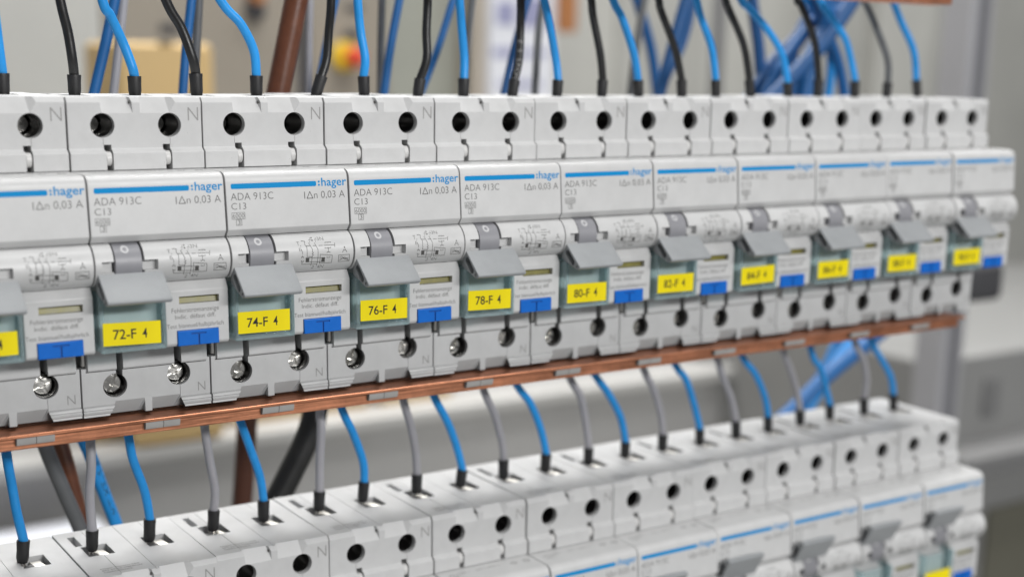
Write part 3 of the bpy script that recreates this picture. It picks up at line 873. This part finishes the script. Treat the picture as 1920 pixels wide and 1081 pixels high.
for i, (col, dia, D, xz, lab) in enumerate(CABLES):
    pts = [WV(x, D, z) for x, z in xz]
    upper = pts[0].z > 0
    if upper:
        pts = [pts[0] + (pts[0] - pts[1]) * 3] + pts + [pts[-1] + (pts[-1] - pts[-2]) * 3]
    else:
        pts = [pts[0] + (pts[0] - pts[1]) * 1.2] + pts + [pts[-1] + (pts[-1] - pts[-2]) * 2]
    sm = catmull(pts, 10)
    r = dia / 2 * S
    org = sm[-1].copy()
    me = rebase(tube(sm, [r] * len(sm), 'cable', 'w_' + col, 20), org)
    if i in (4, 22):
        e = empty('cable', org)
        link('insulation', me, e)
        pr = (wrap_text('07 08 20', sm, r, 116 * S, 2.0 * S, 10.5 * S, Vector((-0.95, -0.45, 0)), 'cable_print', 'print_light', flip=False) if i == 4 else
              wrap_text('15 FLEX/TM', sm, r, 27 * S, 1.7 * S, 21 * S, Vector((0.35, -0.93, 0)), 'cable_print', 'print_black'))
        link('cable_print', rebase(pr, org), e)
    else:
        e = link('cable', me, None, org)
    tag(e, lab, 'cable', 'cables behind the rows')

for i, (col, dia, D, xz, lab) in enumerate([
    ('midblue', 5.0, -105, [(352, 62), (362, 44), (374, 26), (384, 8), (392, -20)], 'shaded blue cable crossing rightwards in the bundle behind the upper row at right'),
    ('midblue', 5.5, -112, [(402, 64), (384, 44), (366, 26), (350, 8), (334, -20)], 'bright blue cable crossing leftwards, rear of the bundle behind the upper row'),
    ('darkblue', 5.0, -118, [(372, 66), (378, 46), (370, 28), (352, 12), (330, -14)], 'shaded blue cable looping through the middle of the crossing bundle'),
    ('midblue', 4.6, -125, [(392, 66), (388, 44), (376, 28), (372, 8), (376, -18)], 'blue cable bending down through the right of the crossing bundle'),
    ('blue', 4.2, -108, [(346, 64), (356, 46), (372, 32), (380, 14), (378, -16)], 'bright blue thin cable bowed across the front of the crossing bundle'),
    ('darkblue', 4.2, -140, [(318, 60), (322, 42), (318, 22), (308, 4), (300, -18)], 'shaded blue cable bowed left of the crossing bundle behind the upper row'),
    ('blue', 4.6, -112, [(402, -98), (404, -114), (396, -130), (384, -146), (372, -160)], 'bowed blue cable below the right end of the copper busbar'),
    ('midblue', 5.0, -104, [(428, -96), (410, -110), (392, -126), (372, -146), (352, -168)], 'shaded blue cable under the right end of the copper busbar'),
]):
    sm = catmull([WV(x, D, z) for x, z in xz], 10)
    org = sm[-1].copy()
    o = link('cable', rebase(tube(sm, [dia / 2 * S] * len(sm), 'cable', 'w_' + col, 18), org), None, org)
    tag(o, lab, 'cable', 'cables behind the rows')

# ================================================================== copper busbars and DIN rails
def busbar(zt, xa, xb, lab, tabs=True):
    org = WV(xa, 0, zt - 88.4)
    e = empty('busbar', org)
    def add(nm, m, x0, x1, D0, D1, z0, z1, bev):
        me = finish(box_bm(x0, x1, D0, D1, z0 + zt, z1 + zt), nm, m, bev, 2)
        me.transform(UP)
        rebase(me, org)
        link(nm, me, e)
    add('upper_strip', 'copper', xa, xb, -9, 5.6, -85.0, -84.05, 0.2)
    add('lower_strip', 'copper', xa, xb - 1.5, -7, 3.4, -88.5, -85.08, 0.2)
    if tabs:
        x = -18.4
        while x < xb - 12:
            for a, b in ((x, x + 4.9), (x + 5.0, x + 9.6)):
                bm = prism_bm([(2.0, -85.02), (5.0, -85.02), (4.9, -86.2), (4.5, -87.1), (3.45, -87.3), (2.0, -87.3)], a, b)
                me = finish(bm, 'insulating_tab', 'tabgrey', 0.1)
                me.transform(UP)
                me.transform(Matrix.Translation((0, 0, zt * S)))
                rebase(me, org)
                link('insulating_tab', me, e)
            x += 33.55
    tag(e, lab, 'busbar', 'copper busbars')
busbar(0, -60, 347, 'long copper busbar with grey tabs running under the upper breaker row')
busbar(122.8, 150, 327, 'copper busbar whose end shows at the top right edge')
for zt, nm in ((0, 'upper'), (-128.75, 'lower')):
    e = empty('mounting_rail', WV(-60, -44, zt - 60))
    for nm2, D0, D1, z0, z1 in (('web', -49.5, -48.5, -54.5, -29.5), ('flange', -48.5, -43, -54.5, -53.5), ('flange', -48.5, -43, -30.5, -29.5), ('lip', -43.9, -43, -59, -54.5), ('lip', -43.9, -43, -29.5, -25)):
        me = finish(box_bm(-60, 362, D0, D1, z0 + zt, z1 + zt), nm2, 'din')
        me.transform(UP)
        rebase(me, e.location)
        link(nm2, me, e)
    tag(e, 'galvanised mounting rail behind the %s breaker row' % nm, 'rail')

# ================================================================== blurred workshop behind
def bgthing(o, lab, cat, group=None): tag(o, lab, cat, group)
wl = wbox('wall', 'wall', -2500, 4500, -1640, -1600, -1000, 1500); wl['kind'] = 'structure'
fl = wbox('floor', 'floor', -2500, 4500, -1600, 900, -1020, -1000); fl['kind'] = 'structure'

def cabinet(name, m, x0, x1, D0, D1, z0, z1, lab, cat, extra=()):
    org = WV((x0 + x1) / 2, (D0 + D1) / 2, z0)
    e = empty(name, org)
    wbox('body', m, x0, x1, D0, D1, z0, z1, 3, e, org)
    for nm, mm, a, b, c, d, f, g, bv in extra:
        wbox(nm, mm, a, b, c, d, f, g, bv, e, org)
    tag(e, lab, cat)
    return e
cabinet('locker', 'door', -400, 362, -1560, -1150, -1000, 400, 'pale grey steel locker at far left behind the wires', 'locker',
        [('door_leaf', 'door', -20, 355, -1150, -1143, -900, 380, 2), ('door_handle', 'steelgrey', 300, 312, -1143, -1120, -420, -300, 3)])
cb = cabinet('control_cabinet', 'beige', 372, 735, -1590, -1200, -1000, 400, 'beige control cabinet with knobs behind the upper row', 'cabinet',
        [('door_leaf', 'beige', 376, 606, -1200, -1192, -900, 390, 2), ('door_leaf', 'beige', 624, 732, -1200, -1192, -900, 390, 2), ('door_gap', 'dark', 607, 623, -1200, -1198, -900, 390, 0.5),
         ('name_plate', 'dark', 440, 463, -1192, -1190, 39, 48, 0.3), ('name_plate', 'dark', 669, 691, -1192, -1190, 38, 47, 0.3), ('name_plate', 'dark', 671, 693, -1192, -1190, 70, 77, 0.3)])
def knob_bm(x, z, D, prof):
    bm = bmesh.new(); n = 28; rings = []
    for r, d in prof:
        rings.append([bm.verts.new(V(x + r * math.cos(2 * math.pi * i / n), D + d, z + r * math.sin(2 * math.pi * i / n))) for i in range(n)])
    for a, b in zip(rings, rings[1:]):
        for i in range(n): bm.faces.new((a[i], b[i], b[(i + 1) % n], a[(i + 1) % n]))
    bm.faces.new(rings[0]); bm.faces.new(list(reversed(rings[-1])))
    return bm
def knob(name, m, x, z, D, prof, parent):
    me = finish(knob_bm(x, z, D, prof), name, m, angle=40)
    me.transform(UP)
    link(name, rebase(me, parent.location), parent)
knob('stop_collar', 'stopyellow', 668, 16, -1192, [(17, 0), (17, 10), (15, 13), (8, 13)], cb)
knob('stop_button', 'red', 670, 15.5, -1192, [(6, 12), (6, 24), (11.5, 26), (12, 32), (9, 37), (4, 39)], cb)
knob('selector_collar', 'dark', 553, 66, -1192, [(12, 0), (12, 8), (9, 10)], cb)
knob('selector_knob', 'orange', 553, 82, -1192, [(9, 0), (9, 18), (7, 20)], cb)

e = empty('cardboard_box', WV(273, -720, -297))
for nm, a in (('carton', (235, 312, -790, -700, -297, 22)), ):
    wbox(nm, 'card', *a, 6, e, e.location, 3)
wbox('tape', 'cream', 268, 280, -791, -699.4, 22.05, 22.3, 0, e, e.location)
tag(e, 'tall tan cardboard box behind the left breakers, under the slanting cables', 'box')

cabinet('grey_cabinet', 'green', 760, 905, -1590, -1300, -1000, 400, 'grey green steel cabinet left of the white papers', 'cabinet', [('edge_trim', 'cream', 893, 912, -1300, -1255, -1000, 400, 2)])
e = empty('notice_board', WV(960, -1250, -110))
wbox('board', 'paper', 914, 1022, -1260, -1250, -110, 200, 1, e, e.location)
for x0, x1, z0, z1 in ((925, 955, 62, 92), (920, 958, 20, 32), (965, 1005, 60, 100), (962, 1010, 22, 30), (930, 1000, -20, -12), (925, 985, -50, -40)):
    wbox('print_block', 'ink', x0, x1, -1250, -1249.4, z0, z1, 0, e, e.location)
tag(e, 'white notice papers with bluish print behind the fourth and fifth breakers', 'notice')
o = wbox('orange_sign', 'orange', 1022, 1052, -1250, -1240, 55, 200, 2); tag(o, 'orange brown panel at the top, right of the white papers', 'panel')
cabinet('machine_cabinet', 'wall', 1075, 1640, -1590, -1400, -1000, 500, 'pale grey machine cabinet behind the middle of the upper row', 'cabinet', [('door_leaf', 'lightgrey', 1240, 1420, -1400, -1392, -800, 450, 2), ('dark_strip', 'steelgrey', 1440, 1462, -1400, -1396, -800, 450, 1)])
o = wbox('pale_panel', 'lightgrey', 1500, 1620, -1130, -1100, -1000, 420, 2); tag(o, 'blurred pale yellowish panel at right behind the last wires', 'panel')
e = empty('frame_post', WV(850, -400, -1000))
wbox('profile', 'alu', 838, 866, -430, -400, -1000, 600, 2, e, e.location)
wbox('groove', 'steelgrey', 847, 858, -400, -399, -1000, 600, 0, e, e.location)
tag(e, 'blurred grey aluminium frame post beyond the right end of the rows', 'post')
o = wbox('dark_connector', 'dark', 612, 645, -240, -200, -132, -108, 5, segs=3); 
o.data.transform(Matrix.Identity(4))
tag(o, 'blurred dark connector right of the last upper breaker', 'connector')

# bench behind, its white front edge running parallel to the rows, with cartons on it
e = empty('work_bench', WV(800, -1000, -1000))
wbox('bench_top', 'grey', -300, 2200, -1100, -735, -312, -302, 2, e, e.location)
wbox('cable_duct', 'white', -300, 2200, -734, -700, -309, -298, 2, e, e.location)
wbox('front_panel', 'grey', -300, 2200, -1090, -720, -1000, -312.2, 2, e, e.location)
tag(e, 'grey work bench with bright white top edge behind the gap between the rows', 'bench')
for x0, x1, zz, lab in ((214, 318, -240, 'small tan carton on the bench under the left breakers'), (332, 470, -248, 'long tan carton in the middle of the bench'), (482, 560, -255, 'tan carton at the right end of the cartons on the bench')):
    e = empty('carton', WV((x0 + x1) / 2, -760, -302))
    wbox('carton_body', 'card', x0, x1, -860, -745, -301.9, zz, 3, e, e.location)
    wbox('lid_seam', 'cream', x0 + 2, x1 - 2, -797, -793, zz + 0.05, zz + 0.4, 0, e, e.location)
    tag(e, lab, 'box', 'cartons on the bench')
e = empty('paper_stack', WV(140, -640, -420))
for i in range(7):
    z = -420 + i * 10.5
    wbox('ream', 'lilac' if i % 2 else 'paper', 60 + random.uniform(-4, 4), 196 + random.uniform(-4, 4), -700, -600, z, z + 9.5, 1.0, e, e.location)
tag(e, 'stack of pale lilac paper reams under the bench edge at lower left', 'paper stack')
o = wbox('side_table', 'lightgrey', 40, 900, -705, -560, -432, -420.5, 2); tag(o, 'low grey shelf carrying the paper stack', 'shelf')
# machine parts beyond the right end
cabinet('machine', 'slotgrey2', 880, 1500, -900, -450, -1000, -245, 'blurred grey machine at the far right below the frame', 'machine',
        [('dark_slot', 'slotgrey', 962, 984, -450, -446, -305, -268, 2), ('grey_ledge', 'slotgrey', 880, 1300, -450, -400, -345, -325, 3), ('olive_panel', 'olivegrey', 985, 1200, -450, -445, -600, -400, 2)])
